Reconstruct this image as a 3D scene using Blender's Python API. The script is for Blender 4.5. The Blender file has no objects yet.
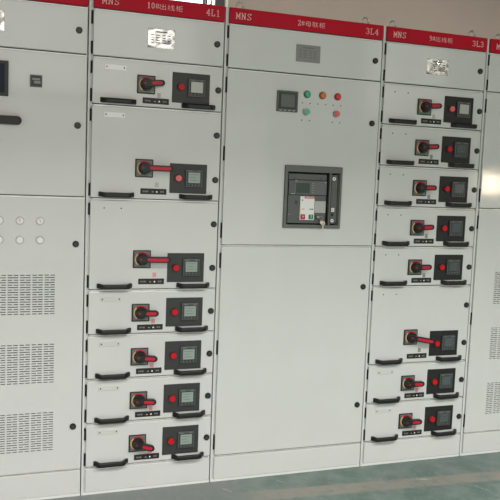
import bpy, bmesh, math, random
from mathutils import Vector, Matrix
random.seed(7)
scene = bpy.context.scene
COL = scene.collection

# ------------------------------------------------------------------ camera
cam_data = bpy.data.cameras.new('camera')
cam_data.sensor_width = 36.0
cam_data.sensor_fit = 'HORIZONTAL'
cam_data.lens = 728.333 / 500.0 * 36.0
cam_data.clip_start = 0.05
cam = bpy.data.objects.new('camera', cam_data)
cam.location = (-0.9855, -3.1975, 1.43485)
cam.rotation_euler = (1.475406, -0.0387087, -0.335617)
COL.objects.link(cam)
scene.camera = cam

# ------------------------------------------------------------------ world, exposure
world = bpy.data.worlds.new('world')
scene.world = world
world.use_nodes = True
wb = world.node_tree.nodes['Background']
wb.inputs['Color'].default_value = (0.75, 0.85, 1.0, 1)
wb.inputs['Strength'].default_value = 0.6
vs = scene.view_settings
vs.view_transform = 'Standard'
vs.look = 'None'
vs.exposure = 0.09
vs.gamma = 1.0
vs.use_curve_mapping = False

# ------------------------------------------------------------------ lights (roof light and added fill)
def area(name, loc, rot, sx, sy, power, col):
    l = bpy.data.lights.new(name, 'AREA')
    l.shape = 'RECTANGLE'; l.size = sx; l.size_y = sy
    l.energy = power; l.color = col
    o = bpy.data.objects.new(name, l)
    o.location = loc; o.rotation_euler = rot
    COL.objects.link(o)
    return o
# long roof light over the aisle; an added unseen slab shades the cabinet tops
area('roof_light', (0.6, -5.0, 5.5), (0, 0, 0), 9.0, 4.4, 1380, (1.0, 0.988, 0.965))
# added fill light behind the camera, low and wide
area('low_fill', (0.4, -8.6, 1.3), (math.radians(90), 0, 0), 6.0, 2.4, 45, (1.0, 0.985, 0.95))

# ------------------------------------------------------------------ materials
def _mat(name):
    m = bpy.data.materials.new(name); m.use_nodes = True
    nt = m.node_tree
    return m, nt, nt.nodes['Principled BSDF']

def mat(name, col, rough=0.5, metal=0.0, coat=0.0, bump=0.0, bscale=200.0, var=0.0, emit=None, estr=0.0, vscale=3.0, spec=0.5, coatr=0.03, bdist=0.002):
    m, nt, b = _mat(name)
    b.inputs['Base Color'].default_value = (*col, 1)
    b.inputs['Roughness'].default_value = rough
    b.inputs['Metallic'].default_value = metal
    b.inputs['Coat Weight'].default_value = coat
    b.inputs['Coat Roughness'].default_value = coatr
    b.inputs['Specular IOR Level'].default_value = spec
    tc = nt.nodes.new('ShaderNodeTexCoord')
    if var > 0:
        n = nt.nodes.new('ShaderNodeTexNoise'); n.inputs['Scale'].default_value = vscale
        n.inputs['Detail'].default_value = 5
        nt.links.new(tc.outputs['Object'], n.inputs['Vector'])
        r = nt.nodes.new('ShaderNodeMapRange')
        r.inputs['From Min'].default_value = 0.3; r.inputs['From Max'].default_value = 0.7
        r.inputs['To Min'].default_value = 1 - var; r.inputs['To Max'].default_value = 1 + var
        nt.links.new(n.outputs['Fac'], r.inputs['Value'])
        mx = nt.nodes.new('ShaderNodeVectorMath'); mx.operation = 'SCALE'
        mx.inputs[0].default_value = col
        nt.links.new(r.outputs['Result'], mx.inputs['Scale'])
        nt.links.new(mx.outputs['Vector'], b.inputs['Base Color'])
    if bump > 0:
        n2 = nt.nodes.new('ShaderNodeTexNoise'); n2.inputs['Scale'].default_value = bscale
        nt.links.new(tc.outputs['Object'], n2.inputs['Vector'])
        bp = nt.nodes.new('ShaderNodeBump'); bp.inputs['Strength'].default_value = bump
        bp.inputs['Distance'].default_value = bdist
        nt.links.new(n2.outputs['Fac'], bp.inputs['Height'])
        nt.links.new(bp.outputs['Normal'], b.inputs['Normal'])
    if emit:
        b.inputs['Emission Color'].default_value = (*emit, 1)
        b.inputs['Emission Strength'].default_value = estr
    return m

M = {}
M['paint'] = mat('light_grey_powder_coat', (0.595, 0.607, 0.597), 0.42, bump=0.12, bscale=30, var=0.02, vscale=5, coat=0.6, coatr=0.075)
M['frame'] = mat('whitened_zinc_frame', (0.84, 0.85, 0.83), 0.32, metal=0.25)  # frame whitened so the rails show the lit line along the seams
M['seam_shade'] = mat('dark_seam_shade', (0.07, 0.07, 0.07), 0.7)  # dark colour standing for shade in the door gaps
M['flange'] = mat('light_grey_flange_paint', (0.63, 0.64, 0.63), 0.35)
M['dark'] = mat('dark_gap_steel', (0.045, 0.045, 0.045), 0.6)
M['red'] = mat('crimson_header_paint', (0.47, 0.006, 0.022), 0.5, var=0.04, spec=0.15)
M['letter'] = mat('silver_pink_lettering', (0.85, 0.55, 0.55), 0.5)
M['black'] = mat('black_moulded_plastic', (0.012, 0.012, 0.012), 0.40, bump=0.1, spec=0.35)
M['hinge'] = mat('black_hinge_steel', (0.012, 0.012, 0.012), 0.6, spec=0.2)
M['panel'] = mat('charcoal_panel_plastic', (0.036, 0.038, 0.036), 0.45, spec=0.35)
M['panel_black'] = mat('near_black_panel_plastic', (0.018, 0.018, 0.018), 0.45, spec=0.3)
M['swplate'] = mat('black_switch_plate', (0.016, 0.014, 0.013), 0.42, spec=0.35)
M['swgrey'] = mat('grey_switch_corner', (0.13, 0.13, 0.12), 0.4)
M['yellow'] = mat('yellow_switch_ring', (0.75, 0.48, 0.24), 0.45)
M['redplastic'] = mat('red_switch_plastic', (0.50, 0.010, 0.03), 0.35, spec=0.3)
M['dullred'] = mat('dark_red_boss', (0.16, 0.010, 0.018), 0.4)
M['redbutton'] = mat('red_push_button', (0.50, 0.006, 0.014), 0.4, spec=0.25)
M['bezel'] = mat('grey_meter_bezel', (0.07, 0.078, 0.077), 0.35)
M['lcd_green'] = mat('green_grey_lcd', (0.26, 0.33, 0.29), 0.12)
M['lcd_dark'] = mat('slate_lcd', (0.07, 0.09, 0.095), 0.10)
M['lcd_pale'] = mat('pale_reflection_lcd', (0.42, 0.42, 0.40), 0.2)  # screen paled: a whitish reflection put into its colour
M['lcd_olive'] = mat('olive_grey_lcd', (0.10, 0.115, 0.10), 0.12)
M['mark2'] = mat('faint_grey_print', (0.17, 0.17, 0.165), 0.5)
M['mark'] = mat('pale_print', (0.27, 0.28, 0.27), 0.5)
M['white'] = mat('white_print', (0.80, 0.80, 0.78), 0.5)
M['holder'] = mat('clear_label_holder', (0.58, 0.59, 0.565), 0.15)
M['holder_white'] = mat('white_label_strip', (0.84, 0.84, 0.83), 0.2)
M['film'] = mat('crinkled_silver_film', (0.55, 0.55, 0.54), 0.2, metal=0.8, bump=1.0, bscale=8, bdist=0.020)
M['film_darkened'] = mat('darkened_silver_plate', (0.20, 0.205, 0.20), 0.35, metal=0.5, bump=0.4, bscale=60)  # same silver plate, with its dark reflection put into the colour
M['plateprint'] = mat('engraved_print', (0.12, 0.12, 0.12), 0.5)
M['tag_pink'] = mat('pink_red_tag', (0.70, 0.16, 0.20), 0.5)
M['tag_grey'] = mat('grey_tag', (0.33, 0.33, 0.31), 0.5)
M['tag_dark'] = mat('dark_grey_tag', (0.10, 0.10, 0.09), 0.5)
M['steel'] = mat('galvanised_steel', (0.55, 0.52, 0.48), 0.3, metal=0.9)
M['lockgrey'] = mat('lock_core', (0.06, 0.06, 0.06), 0.4)
M['green_lamp'] = mat('green_indicator', (0.02, 0.34, 0.17), 0.25, emit=(0.02, 0.5, 0.25), estr=0.06)
M['amber_lamp'] = mat('amber_indicator', (0.50, 0.13, 0.01), 0.25, emit=(0.6, 0.2, 0.0), estr=0.05)
M['red_lamp'] = mat('red_indicator', (0.55, 0.015, 0.03), 0.25, emit=(0.6, 0.0, 0.02), estr=0.05)
M['pink_button'] = mat('pink_push_cap', (0.72, 0.10, 0.11), 0.3)
M['mint_button'] = mat('mint_push_cap', (0.08, 0.46, 0.27), 0.3)
M['chrome'] = mat('satin_bezel', (0.36, 0.36, 0.35), 0.3, metal=0.7)
M['acb_frame'] = mat('breaker_frame_grey', (0.115, 0.125, 0.115), 0.45)
M['acb_face'] = mat('breaker_face_grey', (0.085, 0.092, 0.09), 0.4)
M['acb_face2'] = mat('breaker_trip_unit', (0.11, 0.12, 0.115), 0.35)
M['acb_screen'] = mat('breaker_display', (0.035, 0.06, 0.05), 0.15)
M['acb_blank'] = mat('breaker_blank_plate', (0.42, 0.44, 0.42), 0.35)
M['greenplastic'] = mat('green_plastic', (0.01, 0.20, 0.09), 0.35)
M['key'] = mat('nickel_key', (0.85, 0.74, 0.58), 0.25, metal=0.4)
M['blue_screen'] = mat('dark_blue_touchscreen', (0.012, 0.020, 0.032), 0.5, spec=0.2)
M['plug'] = mat('white_plastic_plug', (0.80, 0.80, 0.79), 0.3)
M['wall'] = mat('taupe_plaster', (0.45, 0.38, 0.32), 0.8, var=0.05, vscale=1.2)
M['hallwall'] = mat('hall_plaster', (0.42, 0.40, 0.37), 0.9)
M['ceil'] = mat('hall_ceiling', (0.22, 0.20, 0.18), 0.9)
M['winframe'] = mat('dark_window_frame', (0.03, 0.03, 0.025), 0.5)
M['winpost'] = mat('white_window_post', (0.78, 0.72, 0.66), 0.5)
M['sky'] = mat('bright_window_glass', (0.8, 0.8, 0.8), 0.2, emit=(1.0, 0.99, 0.97), estr=1.6)
M['sky_spot'] = mat('sunlit_opening_glass', (0.8, 0.8, 0.8), 0.2, emit=(1.0, 0.84, 0.60), estr=48)
M['sky_far'] = mat('daylit_window_glass', (0.8, 0.8, 0.8), 0.2, emit=(1.0, 0.93, 0.82), estr=1.7)

def floor_material():
    m, nt, b = _mat('worn_green_floor_paint')
    N = nt.nodes; L = nt.links
    tc = N.new('ShaderNodeTexCoord')
    def noise(scale, detail=6, rough=0.6):
        n = N.new('ShaderNodeTexNoise'); n.inputs['Scale'].default_value = scale
        n.inputs['Detail'].default_value = detail; n.inputs['Roughness'].default_value = rough
        L.new(tc.outputs['Object'], n.inputs['Vector']); return n.outputs['Fac']
    def ramp(sock, a, bb):
        r = N.new('ShaderNodeMapRange'); r.interpolation_type = 'SMOOTHSTEP'
        r.inputs['From Min'].default_value = a; r.inputs['From Max'].default_value = bb
        L.new(sock, r.inputs['Value']); return r.outputs['Result']
    def mix(f, c1, c2):
        x = N.new('ShaderNodeMix'); x.data_type = 'RGBA'
        L.new(f, x.inputs[0])
        for i, c in ((6, c1), (7, c2)):
            if isinstance(c, tuple): x.inputs[i].default_value = (*c, 1)
            else: L.new(c, x.inputs[i])
        return x.outputs[2]
    def math_(op, a, bb):
        x = N.new('ShaderNodeMath'); x.operation = op
        for i, c in enumerate((a, bb)):
            if isinstance(c, (int, float)): x.inputs[i].default_value = c
            else: L.new(c, x.inputs[i])
        return x.outputs[0]
    c = mix(ramp(noise(7.0, 8, 0.65), 0.36, 0.66), GREEN_D, GREEN_L)
    # dusty grey patch towards the left of the line of cabinets
    sep = N.new('ShaderNodeSeparateXYZ'); L.new(tc.outputs['Object'], sep.inputs[0])
    wob = math_('MULTIPLY', math_('SUBTRACT', noise(6, 4), 0.5), 0.5)
    grey = ramp(math_('ADD', math_('MULTIPLY', sep.outputs['X'], -1.0), wob), -0.30, 0.12)
    c = mix(grey, c, GREY)
    dust = ramp(noise(26, 8, 0.7), 0.52, 0.80)
    c = mix(dust, c, (0.26, 0.29, 0.27))
    # faded painted band lying along the cabinets
    yb = math_('ADD', sep.outputs['Y'], math_('MULTIPLY', sep.outputs['X'], 0.062))
    yb = math_('ADD', yb, math_('MULTIPLY', math_('SUBTRACT', noise(18, 6), 0.5), 0.018))
    d = math_('ABSOLUTE', math_('ADD', yb, 0.186), 0.0)
    bandx = ramp(sep.outputs['X'], 0.0, 0.22)
    band = math_('MULTIPLY', math_('SUBTRACT', 1.0, ramp(d, 0.040, 0.062)), bandx)
    wear = math_('MULTIPLY', ramp(noise(9, 8, 0.7), 0.28, 0.56), 0.92)
    band = math_('MULTIPLY', band, wear)
    c = mix(band, c, TAN)
    # pale scuffs
    sc = ramp(noise(60, 3, 0.5), 0.70, 0.78)
    c = mix(math_('MULTIPLY', sc, 0.5), c, (0.42, 0.44, 0.42))
    # single long scratches in the paint
    for (ax, ay, bx_, by_, wd) in ((0.020, -0.068, 0.060, -0.135, 0.0045), (1.215, -0.330, 1.270, -0.445, 0.004), (0.97, -0.20, 1.07, -0.235, 0.009), (0.30, -0.05, 0.34, -0.10, 0.003)):
        mp = N.new('ShaderNodeMapping'); mp.vector_type = 'TEXTURE'
        mp.inputs['Location'].default_value = ((ax+bx_)/2, (ay+by_)/2, 0)
        mp.inputs['Rotation'].default_value = (0, 0, math.atan2(by_-ay, bx_-ax))
        mp.inputs['Scale'].default_value = (math.hypot(bx_-ax, by_-ay)/2, wd, 1)
        L.new(tc.outputs['Object'], mp.inputs['Vector'])
        sp = N.new('ShaderNodeSeparateXYZ'); L.new(mp.outputs['Vector'], sp.inputs[0])
        q = math_('ADD', math_('POWER', math_('ABSOLUTE', sp.outputs['X'], 0), 2.0), math_('POWER', math_('ABSOLUTE', sp.outputs['Y'], 0), 2.0))
        f = math_('MULTIPLY', math_('SUBTRACT', 1.0, ramp(q, 0.3, 1.0)), ramp(noise(70, 4), 0.35, 0.6))
        c = mix(math_('MULTIPLY', f, 0.8), c, (0.46, 0.50, 0.47))
    L.new(c, b.inputs['Base Color'])
    b.inputs['Roughness'].default_value = 0.50
    bp = N.new('ShaderNodeBump'); bp.inputs['Strength'].default_value = 0.15; bp.inputs['Distance'].default_value = 0.004
    L.new(noise(40), bp.inputs['Height']); L.new(bp.outputs['Normal'], b.inputs['Normal'])
    return m
GREEN_D = (0.098, 0.155, 0.130)
GREEN_L = (0.170, 0.220, 0.195)
GREY = (0.19, 0.21, 0.20)
TAN = (0.265, 0.245, 0.210)
M['floor'] = floor_material()

# ------------------------------------------------------------------ mesh helpers
class MB:
    """collects shapes with material slots into one mesh"""
    def __init__(self):
        self.bm = bmesh.new(); self.mats = []
    def _slot(self, m):
        if m not in self.mats: self.mats.append(m)
        return self.mats.index(m)
    def _finish(self, before, m, smooth=False):
        s = self._slot(m)
        for f in self.bm.faces:
            if f not in before:
                f.material_index = s; f.smooth = smooth
    def box(self, x0, x1, y0, y1, z0, z1, m, bevel=0.0, seg=2):
        before = set(self.bm.faces)
        mtx = Matrix.Translation(((x0+x1)/2, (y0+y1)/2, (z0+z1)/2)) @ Matrix.Diagonal((x1-x0, y1-y0, z1-z0, 1))
        r = bmesh.ops.create_cube(self.bm, size=1, matrix=mtx)
        if bevel > 0:
            es = list({e for v in r['verts'] for e in v.link_edges})
            bmesh.ops.bevel(self.bm, geom=es, offset=bevel, segments=seg, affect='EDGES', profile=0.5)
        self._finish(before, m)
        return self
    def cyl(self, cx, cz, y0, y1, r, m, r2=None, n=28, smooth=True):
        """cylinder whose axis is Y; y0 = front (towards the viewer), radius r2 there"""
        before = set(self.bm.faces)
        if r2 is None: r2 = r
        a = [self.bm.verts.new((cx + r*math.cos(t), y1, cz + r*math.sin(t))) for t in [2*math.pi*i/n for i in range(n)]]
        b = [self.bm.verts.new((cx + r2*math.cos(t), y0, cz + r2*math.sin(t))) for t in [2*math.pi*i/n for i in range(n)]]
        side = []
        for i in range(n):
            side.append(self.bm.faces.new((a[i], a[(i+1) % n], b[(i+1) % n], b[i])))
        self.bm.faces.new(list(reversed(b))); self.bm.faces.new(a)
        self._finish(before, m, False)
        for f in side: f.smooth = smooth
        return self
    def ring(self, cx, cz, y0, y1, ri, ro, m, a0=0.0, a1=360.0, n=40):
        before = set(self.bm.faces)
        pts = []
        full = abs(a1-a0) >= 359.9
        k = n if full else n+1
        for i in range(k):
            t = math.radians(a0 + (a1-a0)*i/n)
            c, s = math.cos(t), math.sin(t)
            pts.append([self.bm.verts.new((cx+rr*c, yy, cz+rr*s)) for rr, yy in ((ri, y0), (ro, y0), (ro, y1), (ri, y1))])
        for i in range(n):
            p, q = pts[i], pts[(i+1) % k]
            for j in range(4):
                self.bm.faces.new((p[j], p[(j+1) % 4], q[(j+1) % 4], q[j]))
        if not full:
            self.bm.faces.new(pts[0]); self.bm.faces.new(list(reversed(pts[-1])))
        self._finish(before, m)
        return self
    def prism(self, pts, y0, y1, m, bevel=0.0, smooth=False):
        """polygon in XZ extruded along Y"""
        before = set(self.bm.faces)
        a = [self.bm.verts.new((x, y0, z)) for x, z in pts]
        b = [self.bm.verts.new((x, y1, z)) for x, z in pts]
        n = len(pts)
        fs = [self.bm.faces.new(a), self.bm.faces.new(list(reversed(b)))]
        for i in range(n):
            fs.append(self.bm.faces.new((a[i], b[i], b[(i+1) % n], a[(i+1) % n])))
        if bevel > 0:
            es = list({e for f in fs[:1] for e in f.edges})
            bmesh.ops.bevel(self.bm, geom=es, offset=bevel, segments=2, affect='EDGES', profile=0.5)
        self._finish(before, m)
        return self
    def sweep(self, path, prof_w, prof_h, m, up=Vector((0, 0, 1)), seg=8):
        """rounded section swept along a 3-D path; widths may be lists"""
        before = set(self.bm.faces)
        path = [Vector(p) for p in path]
        rings = []
        for i, p in enumerate(path):
            t = (path[min(i+1, len(path)-1)] - path[max(i-1, 0)]).normalized()
            side = t.cross(up).normalized(); u = side.cross(t).normalized()
            w = prof_w[i] if isinstance(prof_w, (list, tuple)) else prof_w
            h = prof_h[i] if isinstance(prof_h, (list, tuple)) else prof_h
            rg = []
            for k in range(seg*2):
                an = 2*math.pi*(k+0.5)/(seg*2)
                c, s = math.cos(an), math.sin(an)
                e = 0.55
                x = math.copysign(abs(c)**e, c)*w/2; z = math.copysign(abs(s)**e, s)*h/2
                rg.append(self.bm.verts.new(p + side*x + u*z))
            rings.append(rg)
        n = seg*2
        for i in range(len(rings)-1):
            for k in range(n):
                self.bm.faces.new((rings[i][k], rings[i][(k+1) % n], rings[i+1][(k+1) % n], rings[i+1][k]))
        self.bm.faces.new(rings[0]); self.bm.faces.new(list(reversed(rings[-1])))
        self._finish(before, m, True)
        return self
    def torus(self, c, R, r, m, normal='Y', n=28, k=10, a0=0, a1=360):
        path = []
        before = set(self.bm.faces)
        rings = []
        for i in range(n):
            t = 2*math.pi*i/n
            ct, st = math.cos(t), math.sin(t)
            rg = []
            for j in range(k):
                q = 2*math.pi*j/k
                rr = R + r*math.cos(q)
                rg.append(self.bm.verts.new((c[0]+rr*ct, c[1]+r*math.sin(q), c[2]+rr*st)))
            rings.append(rg)
        for i in range(n):
            for j in range(k):
                self.bm.faces.new((rings[i][j], rings[i][(j+1) % k], rings[(i+1) % n][(j+1) % k], rings[(i+1) % n][j]))
        self._finish(before, m, True)
        return self
    def mesh(self, name):
        bmesh.ops.recalc_face_normals(self.bm, faces=self.bm.faces)
        me = bpy.data.meshes.new(name)
        self.bm.to_mesh(me); self.bm.free()
        for s in self.mats: me.materials.append(M[s] if isinstance(s, str) else s)
        return me

def obj(name, mb, parent=None, loc=(0, 0, 0)):
    me = mb if isinstance(mb, bpy.types.Mesh) else mb.mesh(name)
    o = bpy.data.objects.new(name, me)
    COL.objects.link(o)
    o.location = loc
    if parent: o.parent = parent
    return o

def thing(name, label, cat, loc=(0, 0, 0), group=None):
    o = bpy.data.objects.new(name, None); COL.objects.link(o)
    o.empty_display_size = 0.1
    o.location = loc; o['label'] = label; o['category'] = cat
    if group: o['group'] = group
    return o

def struct(name, mb):
    o = obj(name, mb); o['kind'] = 'structure'; return o

# ------------------------------------------------------------------ the hall
X0, X1, Y0, Y1, H = -5.0, 10.0, -9.0, 4.0, 5.6
struct('floor', MB().box(X0, X1, Y0, Y1, -0.10, 0.0, 'floor'))
struct('ceiling', MB().box(X0, X1, Y0, Y1, H, H+0.1, 'ceil'))
struct('shade_slab', MB().box(X0, X1, -2.4, 0.1, 2.88, 3.05, 'ceil'))      # unseen slab, added to shade the cabinet tops
def wall_with_holes(axis, fixed0, fixed1, a0, a1, holes, m):
    mb = MB()
    us = sorted({a0, a1, *[h[0] for h in holes], *[h[1] for h in holes]})
    zs = sorted({0.0, H, *[h[2] for h in holes], *[h[3] for h in holes]})
    for i in range(len(us)-1):
        for j in range(len(zs)-1):
            cu, cz = (us[i]+us[i+1])/2, (zs[j]+zs[j+1])/2
            if any(h[0] < cu < h[1] and h[2] < cz < h[3] for h in holes): continue
            if axis == 'y': mb.box(us[i], us[i+1], fixed0, fixed1, zs[j], zs[j+1], m)
            else: mb.box(fixed0, fixed1, us[i], us[i+1], zs[j], zs[j+1], m)
    return mb
back_hole = (-0.35, 1.18, 2.5, 3.75)
front_holes = [(-1.6, 2.3, 2.7, 4.3), (5.4, 7.3, 2.7, 4.3), (8.1, 8.7, 1.30, 1.80)]
struct('wall_back', wall_with_holes('y', Y1, Y1+0.2, X0, X1, [back_hole], 'wall'))
struct('wall_front', wall_with_holes('y', Y0-0.2, Y0, X0, X1, front_holes, 'hallwall'))
struct('wall_left', MB().box(X0-0.2, X0, Y0, Y1, 0, H, 'hallwall'))
struct('wall_right', MB().box(X1, X1+0.2, Y0, Y1, 0, H, 'hallwall'))
def window(name, hole, y0, y1, glass, bars, fm='winframe'):
    x0, x1, z0, z1 = hole
    root = struct(name, MB().box(x0, x0+0.05, y0, y1, z0, z1, fm).box(x1-(0.09 if y0 > 0 else 0.05), x1, y0, y1, z0, z1, fm)
                  .box(x0+0.05, x1-0.05, y0, y1, z0, z0+0.05, fm).box(x0+0.05, x1-0.05, y0, y1, z1-0.05, z1, fm))
    ym = (y0+y1)/2
    obj('pane', MB().box(x0+0.05, x1-0.05, ym-0.004, ym+0.004, z0+0.05, z1-0.05, glass), root)
    for b in bars:
        obj('mullion', MB().box(b-0.022, b+0.022, ym-0.02, ym-0.004 if y0 > 0 else ym+0.02, z0+0.05, z1-0.05, fm), root)
    return root
window('window_1', back_hole, Y1+0.0, Y1+0.1, 'sky', [0.42, 0.99])
for i, h in enumerate(front_holes):
    window('window_%d' % (i+2), h, Y0-0.12, Y0-0.02, 'sky_far' if i < 2 else 'sky_spot', [(h[0]+h[1])/2] if i < 2 else [])
# pale jamb beside the dark edge of the back window
struct('trim_1', MB().box(1.183, 1.212, Y1-0.03, Y1-0.001, 2.45, 3.8, 'winpost'))

# ------------------------------------------------------------------ lettering
def text_mesh(body, height_box, width_box, x, z, y, depth=0.0006):
    """mesh of lettering fitted to a box: left x, bottom z"""
    c = bpy.data.curves.new('lettering', 'FONT')
    c.body = body; c.extrude = 0.02; c.space_character = 1.1; c.offset = -0.012
    o = bpy.data.objects.new('lettering', c); COL.objects.link(o)
    bpy.context.view_layer.update()
    me = bpy.data.meshes.new_from_object(o.evaluated_get(bpy.context.evaluated_depsgraph_get()))
    bpy.data.objects.remove(o)
    xs = [v.co.x for v in me.vertices]; ys = [v.co.y for v in me.vertices]
    sx = width_box/(max(xs)-min(xs)); sz = height_box/(max(ys)-min(ys)); mx = min(xs); my = min(ys)
    for v in me.vertices:
        v.co = Vector((x + (v.co.x-mx)*sx, y - (0.0006 if v.co.z > 0 else -0.0006), z + (v.co.y-my)*sz))
    me.materials.clear(); me.materials.append(M['letter'])
    return me

GLYPH = {  # thin serif strokes in a unit box 0.62 x 1
    'M': [((.08, 0), (.08, 1)), ((.08, 1), (.31, .25)), ((.31, .25), (.54, 1)), ((.54, 1), (.54, 0)), ((0, 0), (.17, 0)), ((.45, 0), (.62, 0)), ((0, 1), (.1, 1)), ((.52, 1), (.62, 1))],
    'N': [((.1, 0), (.1, 1)), ((.1, 1), (.5, 0)), ((.5, 0), (.5, 1)), ((.02, 0), (.2, 0)), ((.4, 1), (.6, 1)), ((.0, 1), (.12, 1))],
    'S': [((.54, .78), (.42, .96)), ((.42, .96), (.2, .97)), ((.2, .97), (.08, .78)), ((.08, .78), (.2, .57)), ((.2, .57), (.42, .45)), ((.42, .45), (.55, .24)), ((.55, .24), (.42, .04)), ((.42, .04), (.2, .03)), ((.2, .03), (.07, .2)), ((.54, .78), (.54, 1)), ((.07, .2), (.07, 0))],
    'L': [((.14, 0), (.14, 1)), ((.04, 1), (.28, 1)), ((.04, 0), (.56, 0)), ((.56, 0), (.56, .22))],
    '1': [((.31, 0), (.31, 1)), ((.31, 1), (.18, .88)), ((.16, 0), (.46, 0))],
    '2': [((.08, .76), (.2, .97)), ((.2, .97), (.42, .97)), ((.42, .97), (.54, .76)), ((.54, .76), (.42, .5)), ((.42, .5), (.06, .02)), ((.06, .02), (.56, .02)), ((.56, .02), (.56, .16))],
    '3': [((.08, .84), (.22, .98)), ((.22, .98), (.42, .96)), ((.42, .96), (.52, .77)), ((.52, .77), (.42, .56)), ((.42, .56), (.25, .52)), ((.42, .52), (.55, .3)), ((.55, .3), (.44, .06)), ((.44, .06), (.22, .02)), ((.22, .02), (.07, .14))],
    '4': [((.42, 0), (.42, 1)), ((.42, 1), (.04, .3)), ((.04, .3), (.6, .3)), ((.3, 0), (.54, 0))],
    '9': [((.54, .7), (.44, .94)), ((.44, .94), (.2, .96)), ((.2, .96), (.08, .72)), ((.08, .72), (.2, .48)), ((.2, .48), (.44, .5)), ((.44, .5), (.54, .7)), ((.54, .7), (.5, .3)), ((.5, .3), (.36, .04)), ((.36, .04), (.14, .06))],
    '0': [((.31, 1), (.1, .78)), ((.1, .78), (.1, .22)), ((.1, .22), (.31, 0)), ((.31, 0), (.52, .22)), ((.52, .22), (.52, .78)), ((.52, .78), (.31, 1))],
    '#': [((.16, .1), (.22, .9)), ((.46, .1), (.52, .9)), ((.0, .68), (.68, .68)), ((.0, .32), (.68, .32))],
}
def strokes(mb, body, x, z, h, w, y, th=0.0032):
    """serif capitals from bars; w = advance per letter"""
    gw = w*0.80/0.62
    for i, ch in enumerate(body):
        ox = x + i*w
        for (a, b) in GLYPH[ch]:
            p = Vector((ox+a[0]*gw, z+a[1]*h)); q = Vector((ox+b[0]*gw, z+b[1]*h))
            d = (q-p).normalized()
            t = th if abs(d.y) > 0.5 else th*0.75
            if ch == '#': t = th*0.6
            nn = Vector((-d.y, d.x))*t/2
            e = d*th*0.35
            mb.prism([tuple(p-e-nn), tuple(q+e-nn), tuple(q+e+nn), tuple(p-e+nn)], y-0.0008, y+0.0004, 'letter')
    return mb

# ------------------------------------------------------------------ cabinet kit (origin: left gap line, floor, door face plane y=0)
LV = [0.125 + 0.201*k for k in range(10)] + [2.132]     # drawer levels 0..9, header underside
ZT = 2.2025
GAP = 0.0048
DT = 0.013          # how far door faces stand proud of the frame

cache = {}
def shared(key, fn):
    if key not in cache: cache[key] = fn()
    return cache[key]

def plate_with_slots(mb, x0, x1, y0, y1, z0, z1, slots, m):
    """flat plate (front y0, back y1) with rectangular through-slots"""
    xs = sorted({round(v, 5) for v in [x0, x1] + [s[0] for s in slots] + [s[1] for s in slots]})
    rows = {}
    for s in slots: rows.setdefault((round(s[2], 5), round(s[3], 5)), []).append((s[0], s[1]))
    before = set(mb.bm.faces); bm = mb.bm
    def quad(a, b, c, d): bm.faces.new([bm.verts.new(p) for p in (a, b, c, d)])
    z = z0
    for (s0, s1) in sorted(rows):
        quad((x0, y0, z), (x1, y0, z), (x1, y0, s0), (x0, y0, s0))
        x = x0
        for (a, b) in sorted(rows[(s0, s1)]):
            quad((x, y0, s0), (a, y0, s0), (a, y0, s1), (x, y0, s1))
            quad((a, y0, s0), (b, y0, s0), (b, y1, s0), (a, y1, s0))
            quad((a, y0, s1), (a, y1, s1), (b, y1, s1), (b, y0, s1))
            quad((a, y0, s0), (a, y1, s0), (a, y1, s1), (a, y0, s1))
            quad((b, y0, s0), (b, y0, s1), (b, y1, s1), (b, y1, s0))
            x = b
        quad((x, y0, s0), (x1, y0, s0), (x1, y0, s1), (x, y0, s1))
        z = s1
    quad((x0, y0, z), (x1, y0, z), (x1, y0, z1), (x0, y0, z1))
    s = mb._slot(m)
    for f in bm.faces:
        if f not in before: f.material_index = s

def lock(parent, x, z):
    me = shared('lock', lambda: MB().cyl(0, 0, -0.006, 0.002, 0.0145, 'black', r2=0.0135)
                .ring(0, 0, -0.0068, -0.005, 0.006, 0.0075, 'lockgrey').box(-0.0012, 0.0012, -0.0075, -0.005, -0.004, 0.004, 'lockgrey').mesh('lock'))
    return obj('lock', me, parent, (x, 0, z))

def hinge(parent, z0, z1):
    L = round(z1-z0, 3)
    me = shared(('hinge', L), lambda: MB().box(-0.0040, 0.0038, -0.0008, 0.0165, 0, L, 'hinge', 0.0006, 1).mesh('hinge'))
    return obj('hinge', me, parent, (0.0, 0, z0))

def pull_handle(parent, x, z, w=0.155):
    def build():
        mb = MB()
        n = 24; path = []; ws = []; hs = []
        for i in range(n+1):
            t = i/n
            e = min(t, 1-t)/0.15
            k = 1.0 if e >= 1 else (0.5-0.5*math.cos(math.pi*min(1, e*0.92+0.08)))
            path.append((0.006+t*(w-0.012), 0.000 - 0.026*k, 0.002*(1-k)))
            hs.append(0.0215); ws.append(0.013 + 0.004*(1-k))
        mb.sweep(path, ws, hs, 'black')
        mb.box(0.0, 0.014, -0.010, 0.001, -0.007, 0.013, 'black', 0.003)
        mb.box(w-0.014, w, -0.010, 0.001, -0.007, 0.013, 'black', 0.003)
        return mb.mesh('pull_handle')
    return obj('pull_handle', shared(('handle', w), build), parent, (x, 0, z))

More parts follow.
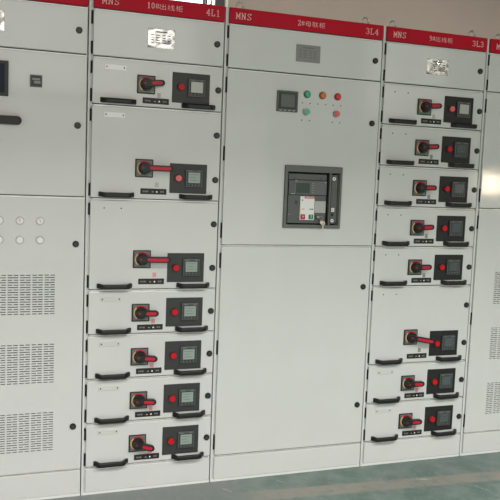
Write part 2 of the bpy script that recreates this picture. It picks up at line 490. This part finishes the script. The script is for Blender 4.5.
def meter(parent, x, z, s, lcd, depth=0.012, y=-0.003):
    def build():
        mb = MB()
        mb.box(0, s, y-depth, y, 0, s, 'bezel', 0.0025)
        mb.box(s*0.07, s*0.93, y-depth-0.0008, y-depth+0.001, s*0.06, s*0.90, 'panel')
        for i in range(4):
            mb.box(s*(0.16+0.2*i), s*(0.22+0.2*i), y-depth-0.0014, y-depth, s*0.12, s*0.15, 'mark')
        mb.box(s*0.12, s*0.36, y-depth-0.0012, y-depth, s*0.915, s*0.935, 'mark')
        mb.box(s*0.70, s*0.86, y-depth-0.0012, y-depth, s*0.915, s*0.935, 'mark')
        return mb.mesh('meter')
    o = obj('meter', shared(('meter', s, depth, y), build), parent, (x, 0, z))
    def scr():
        mb = MB().box(0, s*0.70, -0.0010, 0.0006, 0, s*0.60, lcd, 0.0003, 1)
        if lcd in ('lcd_green', 'lcd_dark'):
            for i, ww in enumerate((0.5, 0.36, 0.44)):
                mb.box(s*0.08, s*(0.08+ww), -0.0014, -0.0008, s*(0.47-0.16*i), s*(0.49-0.16*i), 'bezel')
        return mb.mesh('screen')
    obj('screen', shared(('scr', s, lcd), scr), o, (s*0.15, y-depth-0.0006, s*0.24))
    return o

def rotary(parent, x, z):
    def build():
        mb = MB().box(-0.040, 0.040, -0.006, 0.001, -0.040, 0.040, 'swplate', 0.003)
        mb.box(-0.035, 0.035, -0.0072, -0.004, -0.035, 0.035, 'swgrey', 0.001)
        mb.ring(0, 0, -0.0100, -0.006, 0.0265, 0.0325, 'redplastic', 30, 130)
        mb.ring(0, 0, -0.0100, -0.006, 0.0265, 0.0325, 'yellow', 130, 235)
        mb.ring(0, 0, -0.0100, -0.006, 0.0265, 0.0325, 'greenplastic', 270, 300)
        mb.cyl(0, 0, -0.020, -0.005, 0.0285, 'black', r2=0.0265, n=36)
        mb.box(0.022, 0.034, -0.0082, -0.006, -0.034, -0.030, 'mark')
        return mb.mesh('rotary_switch')
    return obj('rotary_switch', shared('rotary', build), parent, (x, 0, z))

def capsule(a, b, r, n=10):
    """outline of a bar with round ends between x=a and x=b"""
    pts = []
    for i in range(n+1):
        t = -math.pi/2 + math.pi*i/n
        pts.append((b + r*math.cos(t), r*math.sin(t)))
    for i in range(n+1):
        t = math.pi/2 + math.pi*i/n
        pts.append((a + r*math.cos(t), r*math.sin(t)))
    return pts

def lever(parent, x, z, length, tilt=0.0):
    def build():
        mb = MB()
        mb.cyl(0, 0, -0.030, -0.018, 0.0245, 'black', r2=0.021, n=32)
        mb.prism(capsule(-0.010, length-0.013, 0.0130), -0.045, -0.026, 'black', 0.002)
        mb.prism(capsule(0.026, length-0.018, 0.0068), -0.0465, -0.044, 'redplastic', 0.0008)
        mb.prism(capsule(-0.010, -0.008, 0.0050), -0.0465, -0.044, 'dullred', 0.0008)
        return mb.mesh('switch_lever')
    o = obj('switch_lever', shared(('lever', length), build), parent, (x, 0, z))
    o.rotation_euler = (0, math.radians(tilt), 0)
    o['label'] = 'long black lever with red inlay' if length > 0.1 else 'short black lever with red inlay'
    return o

def drawer(cab, w, k0, k1, *, long_lever=False, tilt=0, lcd='lcd_green', tag='tag_pink', holder='holder', button='redbutton', locks=1, x_right=False):
    """front of a withdrawable unit from level k0 to k1"""
    s, t = LV[k0], LV[k1]
    f = MB().box(0.0045, w-0.0185, 0.0, DT, s+GAP, t-GAP, 'paint', 0.0035)
    f.box(0.03, w-0.045, DT, 0.36, s+0.02, t-0.02, 'dark')
    d = obj('drawer', f, cab)
    # label holder near the top left corner
    def hold():
        mb = MB().box(0, 0.092, -0.0022, 0.001, -0.011, 0.011, holder, 0.0008, 1)
        for xx in (0.009, 0.083):
            mb.cyl(xx, 0.0, -0.0036, -0.001, 0.0032, 'dark', n=14)
        return mb.mesh('label_holder')
    def dots():
        mb = MB()
        for xx in (0.009, 0.083):
            mb.cyl(xx, 0.0, -0.0016, 0.001, 0.0032, 'dark', n=14)
        return mb.mesh('screw_pair')
    if holder: obj('label_holder', shared(('hold', holder), hold), d, (0.055, 0, t-0.040))
    else: obj('screw_pair', shared('dots', dots), d, (0.055, 0, t-0.040))
    pull_handle(d, 0.0380, s+0.018)
    pull_handle(d, 0.3945, s+0.018)
    rx, rz = 0.2345, s+(0.1385 if long_lever else 0.0985)
    up = 0.012 if long_lever else 0.0
    rotary(d, rx, rz)
    lever(d, rx-0.003, rz+0.002, 0.126 if long_lever else 0.078, tilt)
    def instr():
        mb = MB().box(0, 0.117, -0.0025, 0.001, 0, 0.0255, 'swplate', 0.0015)
        for a, b in ((0.010, 0.016), (0.018, 0.023), (0.025, 0.034), (0.089, 0.096), (0.098, 0.105)):
            mb.box(a, b, -0.0031, -0.002, 0.0090, 0.0160, 'mark2')
        mb.box(0.050, 0.058, -0.0031, -0.002, 0.0090, 0.0130, 'tag_grey')
        mb.cyl(0.073, 0.0115, -0.0032, -0.002, 0.0036, 'white', n=16)
        return mb.mesh('instruction_plate')
    obj('instruction_plate', shared('instr', instr), d, (0.2205, 0, s+0.0180+up*0.6))
    def tg():
        mb = MB()
        for a, b in ((0, 0.0065), (0.0085, 0.015)):
            mb.box(a, b, -0.0008, 0.0005, 0, 0.003, tag).box(a, b, -0.0008, 0.0005, 0.0085, 0.0115, tag)
            mb.box(a, b, -0.0008, 0.0005, 0.017, 0.020, tag)
            mb.box(a, a+0.0022, -0.0007, 0.0005, 0.001, 0.019, tag).box(b-0.0018, b, -0.0007, 0.0005, 0.001, 0.019, tag)
        return mb.mesh('position_mark')
    obj('position_mark', shared(('tag', tag), tg), d, (0.285, 0, s+0.046+up))
    pm_ = 'panel_black' if lcd == 'lcd_dark' or x_right else 'panel'
    p = obj('control_panel', shared(('cp', pm_), lambda: MB().box(0, 0.171, -0.0035, 0.001, 0, 0.132, pm_, 0.0015)
            .box(0.083, 0.0855, -0.0045, -0.003, 0.025, 0.105, 'hinge').mesh('control_panel')), d, (0.3505, 0, s+0.0310+up*0.25))
    def btn():
        return MB().cyl(0, 0, -0.010, -0.002, 0.0165, 'panel', r2=0.0155).cyl(0, 0, -0.021, -0.008, 0.0148, button, r2=0.0135).mesh('push_button')
    obj('push_button', shared(('btn', button), btn), d, (0.388, 0, s+0.099+up*0.15))
    meter(d, 0.4205, s+0.060+up*0.25, 0.078, lcd)
    lock(d, w-0.038, s+0.0985)
    if locks == 2: lock(d, w-0.038, s+0.299)
    hinge(d, s+0.012, s+0.066)
    hinge(d, t-0.071, t-0.020)
    return d

def door(cab, w, z0, z1, tall=False, slots=None, locks=(), hinges=None, extra=None):
    f = MB()
    if slots:
        # folded sheet: thin edge returns round a perforated face
        x0, x1 = 0.0045, w-0.0185
        a, b = z0+GAP, z1-GAP
        vx0, vx1 = min(s[0] for s in slots)-0.02, max(s[1] for s in slots)+0.02
        vz0, vz1 = min(s[2] for s in slots)-0.02, max(s[3] for s in slots)+0.02
        f.box(x0, x1, 0.0, DT, vz1, b, 'paint', 0.0)
        f.box(x0, x1, 0.0, DT, a, vz0, 'paint', 0.0)
        f.box(x0, vx0, 0.0, DT, vz0, vz1, 'paint', 0.0)
        f.box(vx1, x1, 0.0, DT, vz0, vz1, 'paint', 0.0)
        plate_with_slots(f, vx0, vx1, 0.0, 0.0025, vz0, vz1, slots, 'paint')
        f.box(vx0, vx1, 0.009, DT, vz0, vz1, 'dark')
    else:
        f.box(0.0045, w-0.0185, 0.0, DT, z0+GAP, z1-GAP, 'paint', 0.0035)
    d = obj('door', f, cab)
    for (lx, lz) in locks: lock(d, lx, lz)
    if hinges is None:
        if tall: hinges = [(z0+0.035, z0+0.105), (z1-0.105, z1-0.035)] + ([((z0+z1)/2-0.01, (z0+z1)/2+0.055)] if z1-z0 > 0.9 else [])
        else: hinges = [(z0+0.010, z0+0.062), (z1-0.064, z1-0.010)]
    for a, b in hinges: hinge(d, a, b)
    return d

def eye_bolt(cab, x, y=0.045):
    me = shared('eye', lambda: MB().torus((0, 0, 0.0205), 0.0155, 0.0038, 'steel').cyl(0, 0.0045, -0.009, 0.009, 0.0045, 'steel', n=16)
                .box(-0.012, 0.012, -0.009, 0.009, -0.0005, 0.004, 'steel', 0.001).mesh('lifting_eye'))
    return obj('lifting_eye', me, cab, (x, y, ZT+0.001))

def nameplate(parent, x0, x1, z0, z1, m):
    w, h = x1-x0, z1-z0
    mb = MB().box(0, w, -0.0022, 0.0005, 0, h, m, 0.0008, 1)
    mb.box(w*0.28, w*0.72, -0.0026, -0.0015, h*0.80, h*0.86, 'plateprint')
    for i in range(4):
        z = h*(0.64-0.13*i)
        for a, b in ((0.12, 0.22), (0.30, 0.44), (0.54, 0.66), (0.72, 0.84)):
            mb.box(w*a, w*b, -0.0026, -0.0015, z, z+h*0.045, 'plateprint')
    return obj('nameplate', mb, parent, (x0, 0, z0))

def cabinet(x, w, label, levels, name='switchgear_cabinet', depth=0.8):
    """body: back box, front frame with rails at the given levels, plinth; header sheet is its own part"""
    cab = thing(name, label, 'electrical cabinet', (x, 0, 0), 'light grey switchgear cabinets standing in a row')
    b = MB()
    b.box(-0.0135, w-0.0170, 0.36, depth, 0.0, ZT, 'frame')
    # sides, roof, inner back
    b.box(-0.0135, -0.0045, 0.0022, 0.37, 0.0, ZT, 'flange', 0.0008, 1)          # left edge flange (white strip)
    b.box(-0.0045, 0.016, DT-0.0005, 0.037, 0.0, ZT, 'flange')
    b.box(w-0.040, w-0.0170, DT, 0.37, 0.0, ZT, 'frame')
    b.box(-0.0045, w-0.0170, 0.022, 0.37, ZT-0.012, ZT, 'frame')
    for z in levels:
        b.box(0.016, w-0.040, DT, 0.040, z-0.022, z+0.022, 'frame')
        b.box(0.006, w-0.020, DT-0.005, DT+0.001, z+0.0012, z+0.0060, 'seam_shade')  # dark strip painted as the shadow line under the upper door
    b.box(0.016, w-0.040, DT, 0.040, 0.0, 0.03, 'frame')
    b.box(0.016, w-0.040, DT, 0.040, ZT-0.04, ZT-0.012, 'frame')
    obj('body', b, cab)
    obj('plinth', MB().box(0.0045, w-0.0185, 0.001, DT, 0.012, LV[0]-GAP, 'paint', 0.0020)
        .box(0.0045-0.018, w-0.0170, 0.004, 0.03, 0.0, 0.0115, 'frame'), cab)
    return cab

def header(cab, w, texts):
    h = obj('header_sign', MB().box(0.0045, w-0.0185, -0.0005, 0.022, LV[10]+0.0035, ZT, 'red', 0.0016), cab)
    h['label'] = 'red header strip with pale lettering'
    y = -0.0008
    for kind, body, x0, x1 in texts:
        if kind == 's':
            adv = (x1-x0)/(len(body)-0.2)
            obj('lettering', strokes(MB(), body, x0, 2.1545, 0.0265, adv, y), h)
        else:
            n = len(body.rstrip('出线柜母联'))
            tot = n*0.5 + (len(body)-n)
            u = (x1-x0)/tot
            obj('lettering', strokes(MB(), body[:n], x0, 2.157, 0.0235, u*0.52, y, 0.0030), h)
            obj('lettering', text_mesh(body[n:], 0.0245, u*(len(body)-n)*0.98, x0+n*0.5*u+0.003, 2.156, y), h)
    return h

def vent_slots(x0, z0, cols=11):
    out = []
    for c in range(cols):
        a = x0 + 0.0499*c
        for r in range(17):
            z = z0 + r*0.01045
            if r % 2 == 0:
                out += [(a, a+0.0185, z, z+0.0036), (a+0.0245, a+0.043, z, z+0.0036)]
            else:
                out.append((a+0.0005, a+0.0425, z, z+0.0036))
    return out

# ------------------------------------------------------------------ wide vented cabinets (left edge and right edge of the picture)
def vented(x, label, left):
    w = 0.8
    cab = cabinet(x, w, label, [LV[0], 1.333, 1.934, 2.132])
    lx = w-0.054
    d = door(cab, w, 1.934, 2.132, locks=[(lx, 2.033)])
    if left:
        nameplate(d, 0.329, 0.449, 1.999, 2.081, 'film')
    mid = door(cab, w, 1.333, 1.934, tall=True, locks=[(lx, 1.638)])
    if left:
        obj('meter', MB().box(0, 0.049, -0.006, 0.001, 0, 0.049, 'bezel', 0.001).box(0.005, 0.044, -0.0068, -0.005, 0.004, 0.044, 'panel')
            .box(0.009, 0.040, -0.0074, -0.006, 0.028, 0.036, 'mark').box(0.016, 0.042, -0.0074, -0.006, 0.014, 0.025, 'mark'), mid, (0.550, 0, 1.785))
        ts = obj('touchscreen', MB().box(0, 0.30, -0.012, 0.001, 0, 0.142, 'panel', 0.003), mid, (0.166, 0, 1.739))
        obj('screen', MB().box(0.012, 0.285, -0.0135, -0.011, 0.012, 0.130, 'blue_screen'), ts)
        obj('door_handle', MB().prism([(a, b) for a, b in [(p[0], p[1]) for p in capsule(0.017, 0.216, 0.0175)]], -0.030, 0.001, 'black', 0.004), mid, (0.285, 0, 1.6425))
    slots = []
    for z in (0.2245, 0.5275, 0.829):
        slots += vent_slots(0.119 if left else 0.131, z)
    low = door(cab, w, LV[0], 1.333, tall=True, slots=slots, locks=[(lx, 1.1325), (lx, 0.3235)])
    if left:
        for row, z in enumerate((1.229, 1.148)):
            for c in range(6):
                def plug(row=row):
                    mb = MB().cyl(0, 0, -0.004, 0.001, 0.0175, 'chrome').cyl(0, 0, -0.009, -0.003, 0.0150, 'plug', r2=0.0125)
                    if row == 0: mb.box(-0.0015, 0.0015, -0.0096, -0.008, -0.006, 0.007, 'tag_grey').box(-0.006, 0.0, -0.0096, -0.008, 0.004, 0.007, 'tag_grey')
                    return mb.mesh('indicator_lamp')
                obj('indicator_lamp', shared(('plug', row), plug), low, (0.597-0.0815*c, 0, z))
    return cab, w

cabL, wL = vented(-1.4, 'light grey cabinet at the left edge with slotted vents and two rows of white lamps', True)
header(cabL, wL, [('s', 'MNS', 0.045, 0.117)])
cabR, wR = vented(1.4, 'light grey vented cabinet at the right edge, beside the cabinet marked 3L3', False)
header(cabR, wR, [('s', 'MNS', 0.040, 0.110)])

# ------------------------------------------------------------------ drawer cabinet 4L1
def drawer_cabinet(x, w, label, levels, plate, pm):
    cab = cabinet(x, w, label, [LV[k] for k in levels] + [LV[9], LV[10]])
    d = door(cab, w, LV[9], LV[10], locks=[(w-0.050, 2.033)])
    nameplate(d, *plate, pm)
    return cab
cab4 = drawer_cabinet(-0.6, 0.6, 'light grey drawer cabinet with red header reading 10#出线柜 and 4L1, seven drawers', [0, 1, 2, 3, 4, 6, 8],
                      (0.2365, 0.3560, 1.9915, 2.0740), 'film')
header(cab4, 0.6, [('s', 'MNS', 0.039, 0.111), ('c', '10#出线柜', 0.231, 0.387), ('s', '4L1', 0.495, 0.558)])
drawer(cab4, 0.6, 8, 9, tilt=-5, lcd='lcd_pale', tag='tag_grey', holder='holder_white')
drawer(cab4, 0.6, 6, 8, long_lever=True, lcd='lcd_green', tag='tag_grey', holder='holder_white', button='pink_button', locks=2)
drawer(cab4, 0.6, 4, 6, long_lever=True, tilt=1, holder=None, locks=2)
drawer(cab4, 0.6, 3, 4, tilt=1)
drawer(cab4, 0.6, 2, 3, tilt=6)
drawer(cab4, 0.6, 1, 2, tilt=4)
drawer(cab4, 0.6, 0, 1, tilt=17)

cab3 = drawer_cabinet(0.8, 0.6, 'light grey drawer cabinet with red header reading 9#出线柜 and 3L3, eight drawers', [0, 1, 2, 4, 5, 6, 7, 8],
                      (0.235, 0.3600, 1.9945, 2.0700), 'film')
header(cab3, 0.6, [('s', 'MNS', 0.039, 0.108), ('c', '9#出线柜', 0.240, 0.374), ('s', '3L3', 0.493, 0.560)])
drawer(cab3, 0.6, 8, 9, x_right=True, tilt=-4, lcd='lcd_pale', tag='tag_grey', holder=None, button='pink_button')  # pink cap: pale reflection on a red button, put into its colour
for k, tl in ((7, -5), (6, -1), (5, -4)):
    drawer(cab3, 0.6, k, k+1, tilt=tl, lcd='lcd_dark', tag='tag_dark', holder=None)
drawer(cab3, 0.6, 4, 5, tilt=-2, lcd='lcd_dark', tag='tag_dark', holder=None)
drawer(cab3, 0.6, 2, 4, long_lever=True, tilt=11, lcd='lcd_dark', tag='tag_dark', holder=None, locks=2)
drawer(cab3, 0.6, 1, 2, lcd='lcd_dark', tag='tag_pink')
drawer(cab3, 0.6, 0, 1, lcd='lcd_dark', tag='tag_pink')
for cb, w in ((cab3, 0.6),):
    eye_bolt(cb, 0.058); eye_bolt(cb, 0.520)
eye_bolt(cab4, 0.058); eye_bolt(cab4, 0.515)
eye_bolt(cabR, 0.085); eye_bolt(cabR, 0.70)
eye_bolt(cabL, 0.085); eye_bolt(cabL, 0.70)

# ------------------------------------------------------------------ bus coupler cabinet 3L4
w = 0.8
cabC = cabinet(0.0, w, 'light grey cabinet with circuit breaker window and red header reading 2#母联柜 and 3L4', [LV[0], 1.1315, LV[9], LV[10]])
header(cabC, w, [('s', 'MNS', 0.033, 0.107), ('c', '2#母联柜', 0.335, 0.472), ('s', '3L4', 0.688, 0.756)])
eye_bolt(cabC, 0.066); eye_bolt(cabC, 0.708)
d = door(cabC, w, LV[9], LV[10], locks=[(0.746, 2.032)])
nameplate(d, 0.332, 0.4545, 1.9935, 2.0720, 'film_darkened')
door(cabC, w, LV[0], 1.1315, tall=True, locks=[(0.746, 0.930), (0.748, 0.328)])

# upper door with an opening for the breaker
AX0, AX1, AZ0, AZ1 = 0.300, 0.598, 1.218, 1.514
up = MB()
a, b = 1.1315+GAP, LV[9]-GAP
us = [0.0045, AX0+0.01, AX1-0.01, w-0.0185]; zs = [a, AZ0+0.01, AZ1-0.01, b]
up.box(us[0], us[3], 0, DT, zs[2], zs[3], 'paint').box(us[0], us[3], 0, DT, zs[0], zs[1], 'paint')
up.box(us[0], us[1], 0, DT, zs[1], zs[2], 'paint').box(us[2], us[3], 0, DT, zs[1], zs[2], 'paint')
updoor = obj('door', up, cabC)
lock(updoor, 0.746, 1.733)
for h0, h1 in ((1.166, 1.236), (1.827, 1.895), (1.52, 1.585)): hinge(updoor, h0, h1)
pm = obj('power_meter', MB().box(0, 0.104, -0.010, 0.001, 0, 0.096, 'bezel', 0.002)
         .box(0.008, 0.096, -0.0110, -0.009, 0.014, 0.088, 'panel')
         .box(0.012, 0.024, -0.0116, -0.010, 0.004, 0.009, 'tag_grey').box(0.034, 0.046, -0.0116, -0.010, 0.004, 0.009, 'tag_grey')
         .box(0.056, 0.068, -0.0116, -0.010, 0.004, 0.009, 'tag_grey').box(0.078, 0.090, -0.0116, -0.010, 0.004, 0.009, 'tag_grey'), updoor, (0.245, 0, 1.7585))
obj('screen', MB().box(0.018, 0.088, -0.0122, -0.0105, 0.021, 0.080, 'lcd_olive', 0.0004, 1), pm)
for (lx, lz, m_, nm) in ((0.397, 1.8465, 'green_lamp', 'green'), (0.4755, 1.8465, 'amber_lamp', 'amber'), (0.5545, 1.8465, 'red_lamp', 'red')):
    o = obj('indicator_lamp', MB().cyl(0, 0, -0.006, 0.001, 0.0175, 'bezel').cyl(0, 0, -0.015, -0.005, 0.0155, m_, r2=0.0125), updoor, (lx, 0, lz))
    o['label'] = nm + ' round indicator lamp'
for (lx, lz, m_, nm) in ((0.3955, 1.7655, 'mint_button', 'green'), (0.551, 1.7655, 'pink_button', 'pink-red')):
    o = obj('push_button', MB().cyl(0, 0, -0.014, 0.001, 0.0170, 'chrome', r2=0.0158).cyl(0, 0, -0.018, -0.013, 0.0135, m_, r2=0.0125), updoor, (lx, 0, lz))
    o['label'] = nm + ' push button in a silver ring'
for (lx, lz) in ((0.375, 1.806), (0.4145, 1.806), (0.455, 1.806), (0.494, 1.806), (0.534, 1.806), (0.574, 1.806),
                 (0.375, 1.7255), (0.415, 1.7255), (0.534, 1.7255), (0.573, 1.7255)):
    obj('screw', shared('screw', lambda: MB().cyl(0, 0, -0.0015, 0.001, 0.0030, 'dark', n=12).mesh('screw')), updoor, (lx, 0, lz))

# the circuit breaker seen through the door
cb = obj('circuit_breaker', MB()
    .box(AX0, AX1, -0.012, 0.001, AZ1-0.031, AZ1, 'acb_frame', 0.003)
    .box(AX0, AX1, -0.012, 0.001, AZ0, AZ0+0.017, 'acb_frame', 0.003)
    .box(AX0, AX0+0.016, -0.012, 0.001, AZ0+0.012, AZ1-0.025, 'acb_frame', 0.003)
    .box(AX1-0.012, AX1, -0.012, 0.001, AZ0+0.012, AZ1-0.025, 'acb_frame', 0.003)
    .box(0.5325, 0.5405, -0.010, 0.006, AZ0+0.014, AZ1-0.028, 'acb_frame', 0.001)
    .box(AX0+0.011, AX1-0.011, 0.030, 0.10, AZ0+0.012, AZ1-0.012, 'hinge'), cabC)
cb['label'] = 'grey circuit breaker front set in a square window'
obj('front_cover', MB()
    .box(0.3235, 0.5215, 0.000, 0.030, 1.2400, 1.3745, 'acb_face', 0.002)
    .box(0.3235, 0.5215, 0.002, 0.030, 1.4465, 1.4755, 'acb_face', 0.002)
    .cyl(0.352, 1.4545, 0.000, 0.004, 0.0035, 'dark', n=12).cyl(0.489, 1.4545, 0.000, 0.004, 0.0035, 'dark', n=12)
    .box(0.359, 0.373, -0.001, 0.001, 1.3300, 1.3480, 'dark')
    .box(0.327, 0.336, -0.001, 0.001, 1.2800, 1.2830, 'mark')
    .box(0.372, 0.384, -0.001, 0.001, 1.2570, 1.2610, 'dark'), cb)
tu = obj('trip_unit', MB()
    .box(0.3235, 0.5215, -0.002, 0.030, 1.3760, 1.4450, 'acb_face2', 0.0025)
    .box(0.3245, 0.3550, -0.003, 0.000, 1.3780, 1.4430, 'acb_face', 0.001)
    .box(0.362, 0.432, -0.0035, 0.000, 1.3840, 1.4320, 'acb_screen')
    .box(0.337, 0.345, -0.0036, -0.002, 1.3790, 1.3810, 'white').box(0.347, 0.356, -0.0036, -0.002, 1.3790, 1.3810, 'white')
    .box(0.357, 0.366, -0.0036, -0.002, 1.4415, 1.4435, 'white').box(0.509, 0.515, -0.0036, -0.002, 1.4370, 1.4390, 'white'), cb)
tk = MB()
for i, z in enumerate((1.3850, 1.3965, 1.4080, 1.4195)):
    tk.box(0.4415, 0.4535, -0.0048, -0.0015, z, z+0.0060, 'mark', 0.001, 1)
tk.prism([(0.4415, 1.4290), (0.4535, 1.4290), (0.4475, 1.4370)], -0.0048, -0.0015, 'mark')
obj('key_pad', tk, cb)
sw = MB().box(0.3860, 0.4600, -0.004, 0.001, 1.2565, 1.3690, 'white', 0.001, 1)
sw.box(0.4080, 0.4585, -0.0048, -0.003, 1.3590, 1.3675, 'redplastic')
sw.box(0.4120, 0.4540, -0.0053, -0.0045, 1.3620, 1.3645, 'white')
sw.cyl(0.3965, 1.3510, -0.0048, -0.003, 0.0030, 'dark', n=12)
sw.prism([(0.395, 1.3445), (0.3985, 1.3475), (0.3955, 1.3485)], -0.0048, -0.003, 'dark')
sw.box(0.394, 0.409, -0.0048, -0.003, 1.3055, 1.3110, 'yellow')
sw.box(0.434, 0.4530, -0.0048, -0.003, 1.3050, 1.3115, 'greenplastic')
sw.box(0.436, 0.4380, -0.0053, -0.0045, 1.3065, 1.3100, 'white').box(0.441, 0.445, -0.0053, -0.0045, 1.3065, 1.3100, 'white')
lb = obj('label_plate', sw, cb)
lb['label'] = 'white rectangular plate with red top bar'
rb = obj('open_button', MB().box(0.3900, 0.4120, -0.009, -0.003, 1.2600, 1.2830, 'redplastic', 0.001)
    .box(0.4000, 0.4020, -0.0096, -0.0085, 1.2640, 1.2740, 'white').box(0.3955, 0.4065, -0.0096, -0.0085, 1.2730, 1.2750, 'white')
    .box(0.3955, 0.3975, -0.0096, -0.0085, 1.2750, 1.2780, 'white').box(0.4045, 0.4065, -0.0096, -0.0085, 1.2750, 1.2780, 'white'), cb)
rb['label'] = 'red square button with white mark'
gb = obj('close_button', MB().box(0.4320, 0.4540, -0.009, -0.003, 1.2610, 1.2830, 'greenplastic', 0.001)
    .box(0.4420, 0.4440, -0.0096, -0.0085, 1.2650, 1.2790, 'white').box(0.4395, 0.4465, -0.0096, -0.0085, 1.2775, 1.2793, 'white'), cb)
gb['label'] = 'green square button with white mark'
obj('blank_plate', MB().box(0.4630, 0.5200, -0.002, 0.001, 1.2920, 1.3480, 'acb_blank', 0.001), cb)
obj('key_lock', MB().cyl(0.4955, 1.2660, -0.010, 0.001, 0.0100, 'chrome', r2=0.0085).cyl(0.4955, 1.2660, -0.0125, -0.009, 0.0062, 'lockgrey')
    .box(0.468, 0.486, -0.002, 0.001, 1.2600, 1.2790, 'dark').cyl(0.481, 1.2720, -0.006, 0.0, 0.0058, 'chrome'), cb)
obj('side_strip', MB().box(0.5470, 0.5800, 0.000, 0.030, 1.2400, 1.4760, 'acb_face', 0.002)
    .cyl(0.5580, 1.4570, -0.004, 0.001, 0.0085, 'white').cyl(0.5580, 1.4570, -0.0048, -0.0035, 0.0040, 'mark')
    .box(0.548, 0.579, -0.0006, 0.001, 1.4040, 1.4055, 'dark')
    .box(0.5500, 0.5660, -0.003, 0.001, 1.2990, 1.3170, 'white', 0.001).box(0.5540, 0.5610, -0.0036, -0.002, 1.3020, 1.3120, 'acb_blank')
    .box(0.5520, 0.5635, -0.001, 0.001, 1.2780, 1.2900, 'hinge')
    .cyl(0.5570, 1.2560, -0.004, 0.001, 0.0080, 'white').cyl(0.5570, 1.2560, -0.0048, -0.0035, 0.0035, 'mark'), cb)

# key hanging in the breaker lock
def key_mesh():
    mb = MB()
    mb.sweep([(0.0, 0.010, 0.0), (0.0, -0.006, 0.0), (0.0, -0.010, -0.002)], 0.004, 0.004, 'key')
    # flat bow with a hole, then the second key blade hanging from it
    mb.ring(0.0, -0.001, -0.0135, -0.0115, 0.0040, 0.0085, 'key', n=24)
    mb.ring(0.007, -0.006, -0.0155, -0.0138, 0.0050, 0.0105, 'key', n=24)
    mb.prism([(0.0035, -0.014), (0.0100, -0.014), (0.0092, -0.042), (0.0062, -0.047), (0.0038, -0.042), (0.0050, -0.036), (0.0034, -0.031), (0.0048, -0.025)], -0.0155, -0.0138, 'key')
    return mb
k = obj('key', key_mesh(), None, (0.4915, -0.0125, 1.2490))
k['label'] = 'small pale metal key hanging from the lock of the circuit breaker'
k['category'] = 'key'
